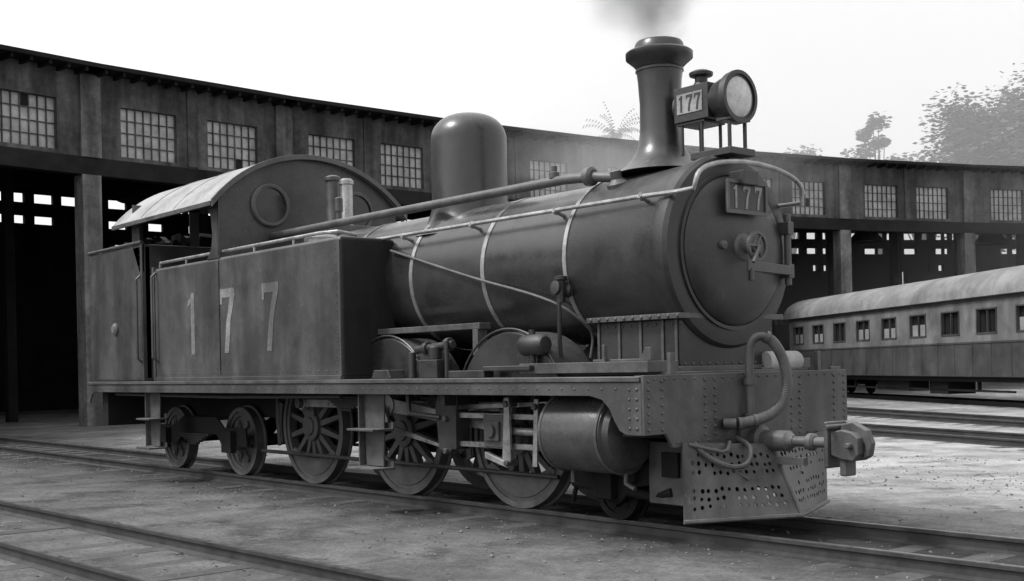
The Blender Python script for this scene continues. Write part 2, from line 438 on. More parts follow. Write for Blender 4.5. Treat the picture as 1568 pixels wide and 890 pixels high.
b.tube([(-11.15,-1.3,3.12),(-9.26,-1.3,3.12)],.025); b.tube([(-11.17,-1.3,3.12),(-11.17,1.3,3.12)],.025)
b.box(-9.30,-9.24,-1.31,-1.2,1.25,3.1); b.box(-8.93,-8.87,-1.31,-1.2,1.25,2.75)
for x in (-9.30,-8.80):
    b.tube([(x,-1.31,1.5),(x,-1.37,1.55),(x,-1.37,2.62),(x,-1.31,2.67)],.017)
b.done('bunker_beading', tank_m, loco)
b = MB()
for i in range(22): b.rivet((-11.1,-1.302,1.35+i*.08),(0,-1,0),.007); b.rivet((-9.34,-1.302,1.35+i*.08),(0,-1,0),.007)
b.done('bunker_rivets', tank_m, loco)
b = MB(); b.lathe([(.085,0),(.085,.02),(.05,.05),(0,.055)],(-10.2,-1.30,1.98),(0,-1,0),20)
b.done('bunker_boss', white_m, loco)
b = MB()
for i in range(260):
    x = random.uniform(-11.0,-9.6); y = random.uniform(-1.1,1.1); z = 3.06+.22*(1-(y/1.2)**2)*random.random()
    q = random.uniform(.05,.11); A = Matrix.Translation((x,y,z)) @ Matrix.Rotation(random.uniform(0,6),4,Vector((random.random(),random.random(),1)).normalized())
    b.box(-q,q,-q*.8,q*.8,-q*.7,q*.7,A)
b.done('coal', frame_m, loco, smooth=False)
RC = 1.86; CZ = 2.20
def arc_pts(hw, dr, n=28): return [(-hw+2*hw*i/n, CZ+math.sqrt((RC+dr)**2-(-hw+2*hw*i/n)**2)) for i in range(n+1)]
b = MB()
up = arc_pts(1.42, .0); lo = arc_pts(1.42, -.035)
b.prism(up+lo[::-1], -9.95, -6.93, 'YZ')
b.done('cab_roof', roofc_m, loco, .006)
b = MB()
for s in (-1,1): b.box(-9.95,-6.93,*sorted((s*1.40,s*1.435)),3.34,3.395)
b.prism(arc_pts(1.42,.012)+arc_pts(1.42,-.05)[::-1], -6.935, -6.90, 'YZ')
b.done('cab_gutter', grey_m, loco, .004)
b = MB()
for x in (-9.0,-8.0): b.tube([(x,p[0],p[1]+.002) for p in arc_pts(1.41,.0)],.008,6)
b.done('roof_seams', roofc_m, loco)
b = MB()
b.prism(arc_pts(1.30,-.04)+[(1.30,1.3),(-1.30,1.3)], -7.02, -6.99, 'YZ')
for s in (-1,1):
    y0,y1 = sorted((s*1.30,s*1.275))
    b.prism([(-7.0,2.72),(-7.0,3.42),(-7.35,3.42),(-7.20,3.25),(-7.16,3.0),(-7.2,2.85),(-7.32,2.72)], y0, y1)
    b.prism([(-9.24,3.1),(-9.24,2.72),(-9.35,2.72),(-9.58,3.1),(-9.58,3.42),(-9.36,3.42),(-9.34,3.15)], y0, y1)
b.done('cab_front_sheet', M('cab_paint',.045,.45,var=.2,scale=1.6,grime=.5,runs=.2,wav=.02,chips=.4), loco, .004)
b = MB()
top = [(y,CZ+math.sqrt((RC-.04)**2-y*y)) for y in [-1.05+2.1*i/16 for i in range(17)]]
b.prism(top+[(1.05,3.62),(-1.05,3.62)], -9.60,-9.57,'YZ')
for y in (-1.28,-.45,.45,1.28-.14): b.box(-9.6,-9.57,y,y+.14,3.05,3.66)
b.done('cab_rear_sheet', tank_m, loco)
b = MB()
b.box(-9.2,-7.03,-.55,.55,1.24,1.30); b.lathe([(0,0),(.62,0),(.62,.25),(0,.25)],(-7.3,0,2.3),(1,0,0),32)
b.tube([(-7.35,-.3,2.6),(-7.6,-.25,2.9),(-7.6,.2,2.9)],.03); b.box(-7.5,-7.3,.2,.5,2.7,3.1)
b.box(-9.2,-9.0,-.9,-.4,1.3,2.2); b.tube([(-7.1,-.9,2.6),(-7.7,-.9,2.95),(-7.72,-.6,3.0)],.02); b.lathe([(.12,0),(.12,.05)],(-7.3,-.2,3.3),(1,0,0),16)
b.done('cab_interior', black_m, loco)
for y in (-.60,.66):
    b = MB(); b.lathe([(.22,0),(.27,0),(.27,.03),(.25,.045),(.22,.04)],(-6.99,y,3.40),(1,0,0),36,loop=True); b.done('spectacle_rim', grey_m, loco)
    b = MB(); b.lathe([(.225,0),(.225,.012)],(-6.99,y,3.40),(1,0,0),36); b.done('spectacle_glass', gl_dark, loco)

b = MB()
b.lathe([(0,0),(.74,0),(.74,5.65),(0,5.65)],(-7.1,0,BZ),(1,0,0),96)
b.done('boiler', boiler_m, loco)
b = MB()
b.box(-6.98,-5.4,-.72,.72,1.5,2.5)
b.done('firebox', boiler_m, loco, .1)
b = MB()
for x in (-6.3,-5.05,-3.84,-2.66): b.lathe([(.735,0),(.748,0),(.748,.055),(.735,.055)],(x,0,BZ),(1,0,0),96,loop=True)
b.done('boiler_bands', band_m, loco)
b = MB()
b.lathe([(0,0),(.765,0),(.775,.01),(.775,1.02),(.80,1.06),(.815,1.14),(.815,1.20),(.79,1.235),(.70,1.25),(.64,1.25),(0,1.25)],(-1.45,0,BZ),(1,0,0),96)
b.done('smokebox', smoke_m, loco)
b = MB(); b.lathe([(.772,0),(.785,0),(.785,.045),(.772,.045)],(-1.46,0,BZ),(1,0,0),96,loop=True); b.done('smokebox_band', band_m, loco)
b = MB()
for k in range(60):
    a = 2*math.pi*k/60; b.rivet((-.42,.776*math.cos(a),BZ+.776*math.sin(a)),(0,math.cos(a),math.sin(a)),.007)
b.done('smokebox_rivets', smoke_m, loco)
b = MB()
b.lathe([(.63,0),(.625,.03),(.60,.055),(.45,.095),(.25,.12),(0,.13)],(-.205,0,BZ),(1,0,0),96)
b.lathe([(.665,0),(.665,.02),(.635,.02),(.635,0)],(-.2,0,BZ),(1,0,0),96,loop=True)
b.done('smokebox_door', smoke_m, loco)
b = MB()
b.prism([(.05,2.10),(.66,2.08),(.66,2.16),(.05,2.19)], -.12,-.075,'YZ')
b.cyl((-.14,.68,2.0),(-.14,.68,2.62),.03)
b.box(-.2,-.1,.64,.72,2.06,2.18); b.box(-.2,-.1,.64,.72,2.44,2.55)
b.cyl((-.08,.1,2.02),(-.08,.1,2.12),.02)
b.done('door_hinge_straps', grey_m, loco, .006)
b = MB()
b.lathe([(0,-.1),(.12,-.1),(.12,0),(.10,.02),(.05,.03),(.05,.14),(0,.14)],(-.08,0,BZ+.02),(1,0,0),28)
b.lathe([(.10,0),(.125,0),(.125,.025),(.10,.025)],(.05,0,BZ+.02),(1,0,0),28,loop=True)
for q in (60,180,300):
    a = R(q); b.cyl((.06,0,BZ+.02),(.06,.11*math.cos(a),BZ+.02+.11*math.sin(a)),.013,n=8)
b.cyl((.09,0,BZ+.02),(.10,-.10,BZ-.12),.016,n=8)
b.lathe([(.035,0),(.035,.10),(0,.11)],(-.16,-.26,BZ+.03),(1,0,0),16)
b.done('door_dart_handle', grey_m, loco)
b = MB(); b.box(-.14,.02,-.10,.1,2.8,2.92); b.box(-.06,-.035,-.25,.25,2.57,2.83); b.done('number_plate', black_m, loco, .008)
b = MB()
for z0,z1,y0,y1 in ((2.81,2.84,-.26,.26),(2.56,2.59,-.26,.26),(2.59,2.81,-.26,-.235),(2.59,2.81,.235,.26)): b.box(-.036,-.022,y0,y1,z0,z1)
b.done('number_plate_border', grey_m, loco)
def digits(parts, name, mat, A, h):
    b = MB(A)
    for ch, x in parts:
        if ch == '1': polys = [[(-.06,0),(.07,0),(.07,1),(-.03,1),(-.06,.93),(-.17,.87),(-.17,.78),(-.06,.84)]]
        else: polys = [[(-.24,1),(.25,1),(.25,.88),(.10,.5),(.03,0),(-.11,0),(-.04,.46),(.09,.86),(-.17,.86),(-.18,.76),(-.24,.76)]]
        for p in polys: b.prism([(x+q[0]*h, q[1]*h) for q in p], 0, .003)
    return b.done(name, mat, loco, smooth=False)
A = Matrix(((1,0,0,0),(0,-1,0,-1.3015),(0,0,1,1.57),(0,0,0,1)))
digits([('1',-7.74),('7',-6.80),('7',-5.76)],'tank_numerals',white_m,A,.77)
A = Matrix(((0,1,0,-.034),(1,0,0,0),(0,0,1,2.605),(0,0,0,1)))
digits([('1',-.14),('7',.0),('7',.15)],'plate_numerals',plate_m,A,.19)
b = MB()
b.box(-1.22,-.26,-.60,.60,1.27,1.70)
b.done('smokebox_saddle', smoke_m, loco, .01)
b = MB()
b.box(-1.28,-.2,-.68,.68,1.70,1.745)
b.box(-1.24,-.24,-.63,.63,1.27,1.31)
for x in (-1.2,-.95,-.7,-.45,-.3): b.box(x-.015,x+.015,-.615,-.60,1.31,1.7)
b.done('saddle_flange', grey_m, loco, .005)
b = MB()
for k in range(11): b.rivet((-1.22+k*.1,-.68,1.722),(0,-1,0),.017); b.rivet((-1.2+k*.095,-.602,1.66),(0,-1,0),.013)
for k in range(12): b.rivet((-.26,-.55+k*.1,1.33),(1,0,0),.014)
b.done('saddle_bolts', grey_m, loco)

b = MB()
b.lathe([(.42,-.12),(.33,-.06),(.255,.02),(.205,.12),(.185,.25),(.182,.5),(.195,.7),(.205,.78),(.215,.785),(.215,.80),(.20,.81),(.25,.86),(.298,.90),(.30,.95),(.28,.965),(.225,.975),(.215,1.03),(.2,1.05),(.15,1.05),(.14,.9),(.13,.2)],(-.98,0,3.15),(0,0,1),56)
b.done('chimney', boiler_m, loco, ang=50)
b = MB()
pr = [(.62,-.28),(.52,-.2),(.45,-.10),(.415,0),(.405,.12),(.405,.76)]
for i in range(1,13):
    a = R(90*i/12); pr.append((.405*math.cos(a)**.75 if i < 12 else 0, .76+.28*math.sin(a)))
b.lathe(pr,(-3.74,0,3.0),(0,0,1),64)
b.done('steam_dome', boiler_m, loco, ang=60)
b = MB()
b.lathe([(.17,-.1),(.12,.0),(.085,.03),(.075,.06),(.075,.55),(.09,.56),(.09,.6),(.06,.63),(0,.64)],(-6.2,.02,3.05),(0,0,1),20)
b.done('safety_valve', brass_m, loco)
b = MB()
b.lathe([(.15,-.1),(.12,.0),(.10,.03),(.085,.06),(.085,.62),(.10,.63),(.10,.68),(.05,.70),(0,.70)],(-6.45,-.02,3.05),(0,0,1),20)
b.lathe([(.035,0),(.035,.25),(.05,.26),(.05,.42),(0,.44)],(-6.0,-.22,2.98),(0,0,1),14)
b.box(-6.75,-5.85,-.35,.3,2.9,3.07)
b.done('safety_valve_column', grey_m, loco, .01)

b = MB()
b.tube([(-7.0,-.58,3.02),(-5.4,-.55,3.03),(-1.7,-.50,3.03),(-1.35,-.47,3.01),(-1.15,-.42,2.98)],.045,14)
b.lathe([(.06,0),(.085,.02),(.085,.08),(.06,.1)],(-1.45,-.48,3.02),(1,-.0,-.05),18)
b.lathe([(.10,0),(.10,.05),(.05,.09),(.05,.16)],(-1.12,-.40,2.88),(0,-.3,.95),18)
b.lathe([(.03,0),(.05,.01),(.05,.06),(.03,.07),(.03,.12)],(-1.85,-.5,3.05),(0,0,1),12)
b.done('ejector_pipe', grey_m, loco)
b = MB()
hr = [(-5.0,-.74,2.73),(-.6,-.72,2.72),(-.15,-.72,2.71),(0.0,-.70,2.72)]
pts = [(-5.6,-.9,2.78)]+hr
for i in range(1,24):
    a = math.pi*(1-i/24); pts.append((.02, .70*math.cos(a), 2.73+.25*math.sin(a)**.7))
pts += [(0,.70,2.70),(-.6,.72,2.71),(-4.3,.74,2.73)]
b.tube(pts,.02,10)
for x in (-.55,-1.6,-2.8,-3.95):
    for s in (-1,1): b.cyl((x,s*.56,2.66),(x,s*.75,2.72),.018); b.lathe([(0,-.04),(.04,0),(0,.04)],(x,s*.72,2.72),(1,0,0),12)
b.tube([(-.2,.0,3.05),(.02,0,2.98)],.018)
b.done('boiler_handrail', steel_m, loco)
b = MB()
b.tube([(-8.8,-1.25,2.72),(-8.78,-1.25,2.80),(-4.75,-1.25,2.80),(-4.5,-1.18,2.80),(-4.4,-1.0,2.76)],.02,8)
for x in (-8.0,-7.1,-6.2,-5.3): b.cyl((x,-1.25,2.71),(x,-1.25,2.80),.014,n=8)
b.lathe([(.20,0),(.20,.06),(.16,.09),(0,.1)],(-5.1,-1.0,2.73),(0,0,1),24)
b.done('tank_handrail', steel_m, loco)
b = MB()
pts = [(x,-.785*math.cos(R(th)),BZ+.785*math.sin(R(th))) for x,th in ((-4.2,24),(-3.4,8),(-2.6,-8),(-1.95,-20),(-1.6,-30),(-1.45,-42),(-1.42,-55))]+[(-1.42,-.5,1.4)]
b.tube(pts,.014,8,smooth=2)
b.done('feed_pipe', grey_m, loco)
b = MB()
b.lathe([(.07,0),(.07,.04),(.05,.06),(.05,.12),(.065,.13),(.065,.16),(0,.17)],(-1.45,-.72,2.0),(-.1,-1,.15),16)
b.lathe([(.04,-.08),(.045,0),(.04,.11),(.06,.12),(.06,.15),(0,.16)],(-1.45,-.82,1.97),(0,0,1),14)
b.tube([(-1.45,-.84,1.93),(-1.45,-.84,1.7),(-1.5,-.8,1.5),(-1.5,-.75,1.3)],.02,8,smooth=1)
b.done('clack_valve', black_m, loco)
b = MB()
b.box(-4.27,-2.55,-.86,-.72,1.70,1.76); b.box(-2.66,-2.58,-.86,-.74,1.45,1.70)
b.done('tank_support_shelf', grey_m, loco, .006)
b = MB()
b.box(-3.15,-2.85,-1.15,-.95,1.24,1.42); b.lathe([(.07,0),(.07,.12),(.04,.14),(0,.15)],(-3.0,-1.05,1.42),(0,0,1),16)
b.cyl((-3.35,-1.02,1.52),(-2.75,-1.02,1.56),.04); b.lathe([(.065,0),(.065,.06)],(-3.2,-1.02,1.53),(1,0,.05),16); b.lathe([(.065,0),(.065,.06)],(-2.85,-1.02,1.56),(1,0,.05),16)
b.prism([(-3.3,1.24),(-3.1,1.24),(-3.15,1.55),(-3.25,1.55)],-1.04,-.98)
b.cyl((-2.78,-1.08,1.24),(-2.78,-1.08,1.6),.022); b.box(-2.74,-2.2,-1.1,-.98,1.24,1.31)
b.box(-2.2,-1.55,-1.12,-.96,1.30,1.345)
b.cyl((-3.45,-1.0,1.24),(-3.45,-1.0,1.5),.04); b.prism([(-3.9,1.24),(-3.55,1.24),(-3.6,1.33),(-3.85,1.33)],-1.2,-1.0)
b.done('lubricator_gear', black_m, loco, .01)
b = MB()
b.lathe([(0,0),(.07,.01),(.095,.05),(.095,.28),(.07,.32),(0,.33)],(-1.80,-.98,1.52),(1,0,.02),24)
b.cyl((-1.66,-.98,1.3),(-1.66,-.98,1.48),.03); b.cyl((-1.66,-.98,1.6),(-1.66,-.98,1.66),.03)
b.done('lubricator_pot', black_m, loco)

b = MB()
b.box(-.68,-.30,-.155,.155,3.40,3.70)
b.lathe([(.15,0),(.165,.04),(.20,.16),(.215,.18),(.215,.22),(.20,.23)],(-.32,0,3.55),(1,0,0),40)
b.lathe([(0,0),(.14,0),(.14,.03)],(-.72,0,3.55),(1,0,0),24)
b.lathe([(.08,0),(.07,.03),(.055,.05),(.055,.09),(.10,.10),(.105,.13),(.06,.15),(0,.16)],(-.50,0,3.70),(0,0,1),24)
for x in (-.62,-.40):
    b.cyl((x,-.12,3.12),(x,-.12,3.42),.016,n=8); b.cyl((x,.12,3.12),(x,.12,3.42),.016,n=8)
b.cyl((-.12,-.1,3.12),(-.12,-.1,3.38),.018,n=8); b.cyl((-.12,.1,3.12),(-.12,.1,3.38),.018,n=8)
b.box(-.66,-.36,-.14,.14,3.375,3.40); b.box(-.24,-.08,-.13,.13,3.35,3.375); b.box(-.5,-.06,-.16,.16,3.06,3.12)
b.done('headlamp_body', black_m, loco, .02)
b = MB(); b.lathe([(0,.035),(.08,.03),(.15,.018),(.19,0),(0,0)],(-.10,0,3.55),(1,0,0),40); b.done('headlamp_lens', lens_m, loco)
b = MB(); b.lathe([(.19,0),(.222,0),(.222,.03),(.19,.03)],(-.105,0,3.55),(1,0,0),40,loop=True); b.done('headlamp_rim', black_m, loco)
b = MB(); b.box(-.64,-.36,-.162,-.156,3.47,3.64); b.done('headlamp_number_glass', plate_m, loco)
A = Matrix(((1,0,0,-.5),(0,-1,0,-.1625),(0,0,1,3.485),(0,0,0,1)))
digits([('1',-.09),('7',0),('7',.09)],'headlamp_numerals',black_m,A,.14)

def perf(name, P00, P10, P11, P01, nx, nz, mat):
    b = MB(); P00,P10,P11,P01 = map(Vector,(P00,P10,P11,P01))
    def mp(u,v): return (P00*(1-u)+P10*u)*(1-v)+(P01*(1-u)+P11*u)*v
    for i in range(nx):
        for j in range(nz):
            hole = not (j == 0 or j == nz-1 or i == 0 or i == nx-1) and not (j==nz//2) and random.random() > .12
            c = [(i/nx,j/nz),((i+1)/nx,j/nz),((i+1)/nx,(j+1)/nz),(i/nx,(j+1)/nz)]
            if not hole:
                b.add([mp(*q) for q in c],[(0,1,2,3)]); continue
            rr=.27*random.uniform(.8,1.1)
            cu,cv=(i+.5+random.uniform(-.15,.15))/nx,(j+.5+random.uniform(-.15,.15))/nz
            ring=[]; outer=[]
            for k in range(12):
                a=2*math.pi*k/12; ring.append((cu+rr/nx*math.cos(a),cv+rr/nz*math.sin(a)))
                m=max(abs(math.cos(a)),abs(math.sin(a))); outer.append(((i+.5)/nx+.5/nx*math.cos(a)/m,(j+.5)/nz+.5/nz*math.sin(a)/m))
            vs=[mp(*q) for q in ring]+[mp(*q) for q in outer]
            fs=[(k,(k+1)%12,12+(k+1)%12,12+k) for k in range(12)]
            vs+=[mp(*q) for q in (c[2],c[3],c[0],c[1])]
            fs+=[(13,24,14),(16,25,17),(19,26,20),(22,27,23)]
            b.add(vs,fs)
    o=b.done(name,mat,loco,smooth=False)
    sm=o.modifiers.new('solid','SOLIDIFY'); sm.thickness=.012; sm.offset=0
    return o
perf('cowcatcher_plate',(.02,-.92,.10),(.44,0,.10),(.16,-.0,.66),(.02,-.92,.72),15,9,beam_m)
perf('cowcatcher_plate',(.44,0,.10),(.02,.95,.10),(.02,.95,.72),(.16,0,.66),15,9,beam_m)
b = MB()
b.tube([(.03,-.93,.10),(.45,0,.10),(.03,.96,.10)],.018,6)
b.tube([(.45,0,.10),(.17,0,.66)],.016,6)
b.tube([(-.1,-.7,.68),(.2,-.35,.4)],.02,6); b.tube([(-.1,.7,.68),(.2,.35,.4)],.02,6)
b.box(-.5,-.02,-.75,-.7,.2,.7); b.box(-.5,-.02,.70,.75,.2,.7)
b.done('cowcatcher_frame', beam_m, loco)
b = MB()
b.box(0,.03,-.22,.22,.55,.86)
b.lathe([(.12,.03),(.12,.08),(.085,.10),(.085,.34),(.065,.36),(.05,.4)],(0,0,.69),(1,0,0),28)
b.lathe([(.042,0),(.042,.42)],(.38,0,.69),(1,0,0),18)
b.lathe([(.05,0),(.07,.02),(.07,.06),(.05,.08)],(.52,0,.69),(1,0,0),18)
b.box(.0,.5,-.03,.03,.5,.56)
b.done('drawbar', grey_m, loco)
b = MB()
b.box(.76,.80,-.13,.13,.50,.86)
b.prism([(.80,.60),(.80,.78),(.90,.80),(1.0,.78),(1.05,.74),(1.05,.62),(1.0,.56),(.90,.57)],-.10,.10)
b.prism([(.84,.78),(.86,.84),(.96,.86),(1.08,.80),(1.12,.70),(1.10,.60),(1.04,.57),(1.06,.68),(1.0,.77),(.94,.79)],-.035,.035)
b.cyl((.98,-.15,.68),(.98,.15,.68),.025); b.box(.86,.92,-.07,.07,.44,.57); b.cyl((.82,-.17,.82),(.82,.17,.82),.02)
b.done('coupler_head', beam_m, loco, .012)
b = MB()
b.tube([(.03,-.80,.71),(.10,-.74,.60),(.19,-.55,.50),(.24,-.38,.52),(.20,-.30,.66),(.05,-.30,.72)],.022,8,smooth=2)
b.tube([(.03,-.86,.70),(.10,-.72,.66),(.16,-.56,.62),(.10,-.45,.70)],.016,8,smooth=1)
b.done('coupling_link', beam_m, loco)
b = MB()
b.tube([(.05,-.12,.80),(.05,-.12,1.40),(.06,-.11,1.50),(.10,-.06,1.55),(.16,0,1.53)],.036,14,smooth=2)
b.lathe([(.05,0),(.05,.05)],(.05,-.12,1.15),(0,0,1),16); b.lathe([(.05,0),(.05,.05)],(.05,-.12,.86),(0,0,1),16)
b.tube([(.02,-.42,.84),(.10,-.36,.84)],.045,12)
b.done('vacuum_pipe', beam_m, loco)
b = MB()
hp=[Vector(p) for p in ((.14,-.02,1.54),(.18,.05,1.49),(.22,.12,1.34),(.23,.15,1.15),(.21,.12,1.0),(.17,.0,.90),(.14,-.16,.86),(.09,-.32,.84))]
for _ in range(4):
    Q=[hp[0]]
    for a_,b_ in zip(hp,hp[1:]): Q+=[a_*.75+b_*.25,a_*.25+b_*.75]
    Q.append(hp[-1]); hp=Q
b.tube(hp,[.043+.003*(i%2) for i in range(len(hp))],14)
b.done('vacuum_hose', rubber_m, loco)
b = MB()
for p,d in (((.14,-.02,1.54),(.6,.8,-.4)),((.15,-.16,.86),(-.6,-1,-.1)),((.10,-.30,.84),(-.6,-1,0))): b.lathe([(.052,0),(.052,.03)],p,d,16)
b.done('hose_clips', grey_m, loco)
b = MB()
b.lathe([(0,0),(.08,0),(.09,.02),(.09,.36),(.08,.38),(0,.38)],(-.22,.44,1.335),(.15,1,0),24)
b.done('rolled_tarpaulin', cream_m, loco)
b = MB(); b.box(-.3,-.15,.3,.7,1.27,1.285); b.box(-.07,-.03,-.98,-.93,1.25,1.42); b.box(-.07,-.03,.93,.98,1.25,1.42); b.box(-.07,-.05,1.15,1.3,1.25,1.28)
b.done('lamp_irons', grey_m, loco, .004)

# ------------------------------------------------------------------ TRACKS
def track(name, a, c, gauge=1.067, sleepers=True):
    a=Vector((a[0],a[1],0)); c=Vector((c[0],c[1],0)); d=(c-a).normalized(); n=Vector((-d.y,d.x,0)); Ln=(c-a).length
    T=Matrix(((d.x,n.x,0,a.x),(d.y,n.y,0,a.y),(0,0,1,0),(0,0,0,1)))
    e=empty(name)
    b=MB(T); h=MB(T)
    for s in (-1,1):
        y=s*(gauge/2+.033)
        pr=[(y-.055,-.135),(y+.055,-.135),(y+.055,-.12),(y+.012,-.10),(y+.012,-.04),(y+.033,-.03),(y+.033,-.004),(y-.033,-.004),(y-.033,-.03),(y-.012,-.04),(y-.012,-.10),(y-.055,-.12)]
        b.prism(pr,0,Ln,'YZ'); h.box(0,Ln,y-.024,y+.024,-.006,0)
    b.done('rails',rail_m,e,smooth=False); h.done('rail_heads',railtop_m,e,smooth=False)
    b=MB(T); x=.2
    while x<Ln:
        w=random.uniform(.09,.12); k=random.uniform(-.03,.03)
        b.box(x-w,x+w,-1.0+k,1.0+k,-.22,-.119+random.uniform(-.010,.004)); x+=random.uniform(.60,.76)
    b.done('sleepers',sleep_m,e,.008,smooth=False)
    return e
track('railway_track',(-45,0),(22,0))
track('railway_track',(-40,-5.55),(16,-3.55))
def radial(ang,r0,r1):
    c,s_=math.cos(R(ang)),math.sin(R(ang)); return (26-r1*c, r1*s_),(26-r0*c, r0*s_)
track('railway_track',*radial(21,6,68)); track('railway_track',*radial(27.3,6,68))

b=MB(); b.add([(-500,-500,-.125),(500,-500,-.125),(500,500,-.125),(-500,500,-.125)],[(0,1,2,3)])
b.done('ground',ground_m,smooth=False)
b=MB()
def pebble(x,y,r):
    A=Matrix.Translation((x,y,-.125+r*.3))@Matrix.Rotation(random.uniform(0,6.3),4,'Z')@Matrix.Rotation(random.uniform(0,1),4,'X')
    b.add([(r,0,0),(-r,0,0),(0,r*.8,0),(0,-r*.8,0),(0,0,r*.6),(0,0,-r*.6)],[(0,2,4),(2,1,4),(1,3,4),(3,0,4),(2,0,5),(1,2,5),(3,1,5),(0,3,5)],A)
cents=[(random.uniform(-20,4),random.uniform(-6,8),random.uniform(.2,1.2)) for _ in range(60)]
for i in range(6000):
    if random.random()<.5:
        cx,cy,cr_=random.choice(cents); x=random.gauss(cx,cr_*1.5); y=random.gauss(cy,cr_*.6)
    else:
        x=random.uniform(-22,5); y=random.choice([random.gauss(-.9,.5),random.gauss(.9,.6),random.gauss(-4.4,.8)])
    pebble(x,y,abs(random.gauss(.006,.007))+.004)
b.done('loose_stones',stone_m,smooth=False)

# ------------------------------------------------------------------ SHED
shed=empty('engine_shed')
RA=81.; CX,CY=53.,14.
ws=MB();pi=MB();dk=MB();gla=MB();mul=MB();inn=MB();bk=MB()
ys=[5+6.5*k for k in range(-4,9)]
phis=[math.asin((y-CY)/RA) for y in ys]
for k in range(len(phis)-1):
    p0,p1=phis[k],phis[k+1]
    a=Vector((CX-RA*math.cos(p0),CY+RA*math.sin(p0),0)); c=Vector((CX-RA*math.cos(p1),CY+RA*math.sin(p1),0))
    d=(c-a).normalized(); n=Vector((-d.y,d.x,0)); W=(c-a).length
    T=Matrix(((d.x,n.x,0,a.x),(d.y,n.y,0,a.y),(0,0,1,0),(0,0,0,1)))
    for m in (ws,pi,dk,gla,mul,inn,bk): m.T=T
    pi.box(-.28,.28,-.10,.45,-.125,7.05); pi.box(-.30,.30,-.12,.0,7.55,9.9)
    dk.box(-.05,W+.05,-.06,.35,7.05,7.55)
    w=1.78; g=1.05; m0=(W-2*w-g)/2
    X=[0,m0,m0+w,m0+w+g,m0+2*w+g,W]
    ws.box(0,W,0,.25,7.551,7.68); ws.box(0,W,0,.25,9.12,9.98)
    for i in (0,2,4): ws.box(X[i],X[i+1],0,.25,7.68,9.12)
    ws.box(X[2]+.35,X[3]-.35,-.05,0,7.6,9.9)
    for i in (1,3):
        gla.box(X[i],X[i+1],.14,.17,7.68,9.12)
        for q in range(8):
            t=X[i]+w*q/7; mul.box(t-.014,t+.014,.09,.138,7.68,9.12)
        for q in range(5):
            t=7.68+1.44*q/4; mul.box(X[i],X[i+1],.092,.135,t-.012,t+.012)
        for _ in range(random.choice([0,0,1,2])):
            q,rw=random.randrange(7),random.randrange(4)
            dk.box(X[i]+w*q/7+.014,X[i]+w*(q+1)/7-.014,.125,.139,7.68+.36*rw+.012,7.68+.36*(rw+1)-.012)
    dk.box(-.3,W+.3,-.75,.3,9.98,10.10)
    for q in range(12): dk.box(.2+q*.54,.28+q*.54,-.65,0,9.86,9.98)
    dk.box(-.2,W+1.6,.3,18.4,9.99,10.09)
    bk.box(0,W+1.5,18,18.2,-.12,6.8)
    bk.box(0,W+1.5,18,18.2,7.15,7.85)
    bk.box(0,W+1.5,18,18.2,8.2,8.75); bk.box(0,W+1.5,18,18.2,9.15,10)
    t=-.2
    while t<W+1.5:
        ww=random.uniform(.08,.5); bk.box(t,t+ww,17.98,18.22,7.15,9.2)
        w2=random.uniform(.4,1.6); bk.box(t,t+w2,17.97,18.23,6.75,7.2)
        if random.random()<.3: bk.box(t+ww,t+ww+.8,17.96,18.24,7.8,8.3)
        t+=ww+random.uniform(.3,.9)
    for t in (6,12): inn.box(-.15,.15,t-.15,t+.15,-.12,9.98)
    for t in (4,9,14): inn.box(-.1,W,t-.1,t+.1,8.7,8.95)
    inn.box(W*.3,W*.7,9,15,-.1,3.2) if k%2 else None
    inn.tube([(W*.5,3,9.9),(W*.5,3,7.3)],.35,10); inn.lathe([(.9,0),(.35,.6)],(W*.5,3,6.9),(0,0,1),12)
for m in (ws,pi,dk,gla,mul,inn,bk): m.T=Matrix.Identity(4)
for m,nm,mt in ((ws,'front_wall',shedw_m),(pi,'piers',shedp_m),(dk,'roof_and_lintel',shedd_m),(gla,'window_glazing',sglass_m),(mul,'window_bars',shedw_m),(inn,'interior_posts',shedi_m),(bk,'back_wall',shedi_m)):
    m.done(nm,mt,shed,smooth=False)

# ------------------------------------------------------------------ COACH
coach=empty('passenger_coach')
d=Vector((.834,-.552,0)).normalized(); n=Vector((-d.y,d.x,0))
T=Matrix(((d.x,n.x,0,-24.4),(d.y,n.y,0,33.2),(0,0,1,0),(0,0,0,1)))
Lc=21.5
b=MB(T); b.box(0,Lc,0,2.7,.75,1.74); b.done('lower_body',coachl_m,coach,.02)
b=MB(T); nwin=10; sp=Lc/nwin
z0,z1=1.98,2.72
b.box(0,Lc,.02,2.68,1.741,z0); b.box(0,Lc,.02,2.68,z1,3.05)
for i in range(nwin+1):
    xa=max(0,i*sp-.5); xb=min(Lc,i*sp+.5); b.box(xa,xb,.02,2.68,z0,z1)
b.done('upper_body',coachu_m,coach,.01)
b=MB(T); b.box(.5,Lc-.5,.12,2.58,z0,z1); b.done('window_glass',gl_dark,coach)
b=MB(T)
for i in range(nwin):
    xa=i*sp+.5; xb=(i+1)*sp-.5
    if random.random()<.55: b.box(xa,xb,.09,.11,z0,z0+(z1-z0)*random.choice([.5,.55,.6]))
b.done('window_shutters',blind_m,coach)
b=MB(T)
for i in range(nwin):
    xa=i*sp+.5; xb=(i+1)*sp-.5
    for x in (xa,xb-.05): b.box(x,x+.05,.0,.1,z0,z1)
    b.box(xa,xb,.0,.1,z0,z0+.05); b.box(xa,xb,.0,.1,z1-.04,z1); b.box((xa+xb)/2-.02,(xa+xb)/2+.02,.03,.1,z0+.05,z1-.04)
for i in range(2*nwin): b.box(i*sp/2+.25,i*sp/2+.28,-.012,.0,.78,1.72)
b.box(0,Lc,-.02,.0,1.72,1.77); b.box(0,Lc,-.02,.02,2.95,3.0)
b.done('mouldings',coachl_m,coach)
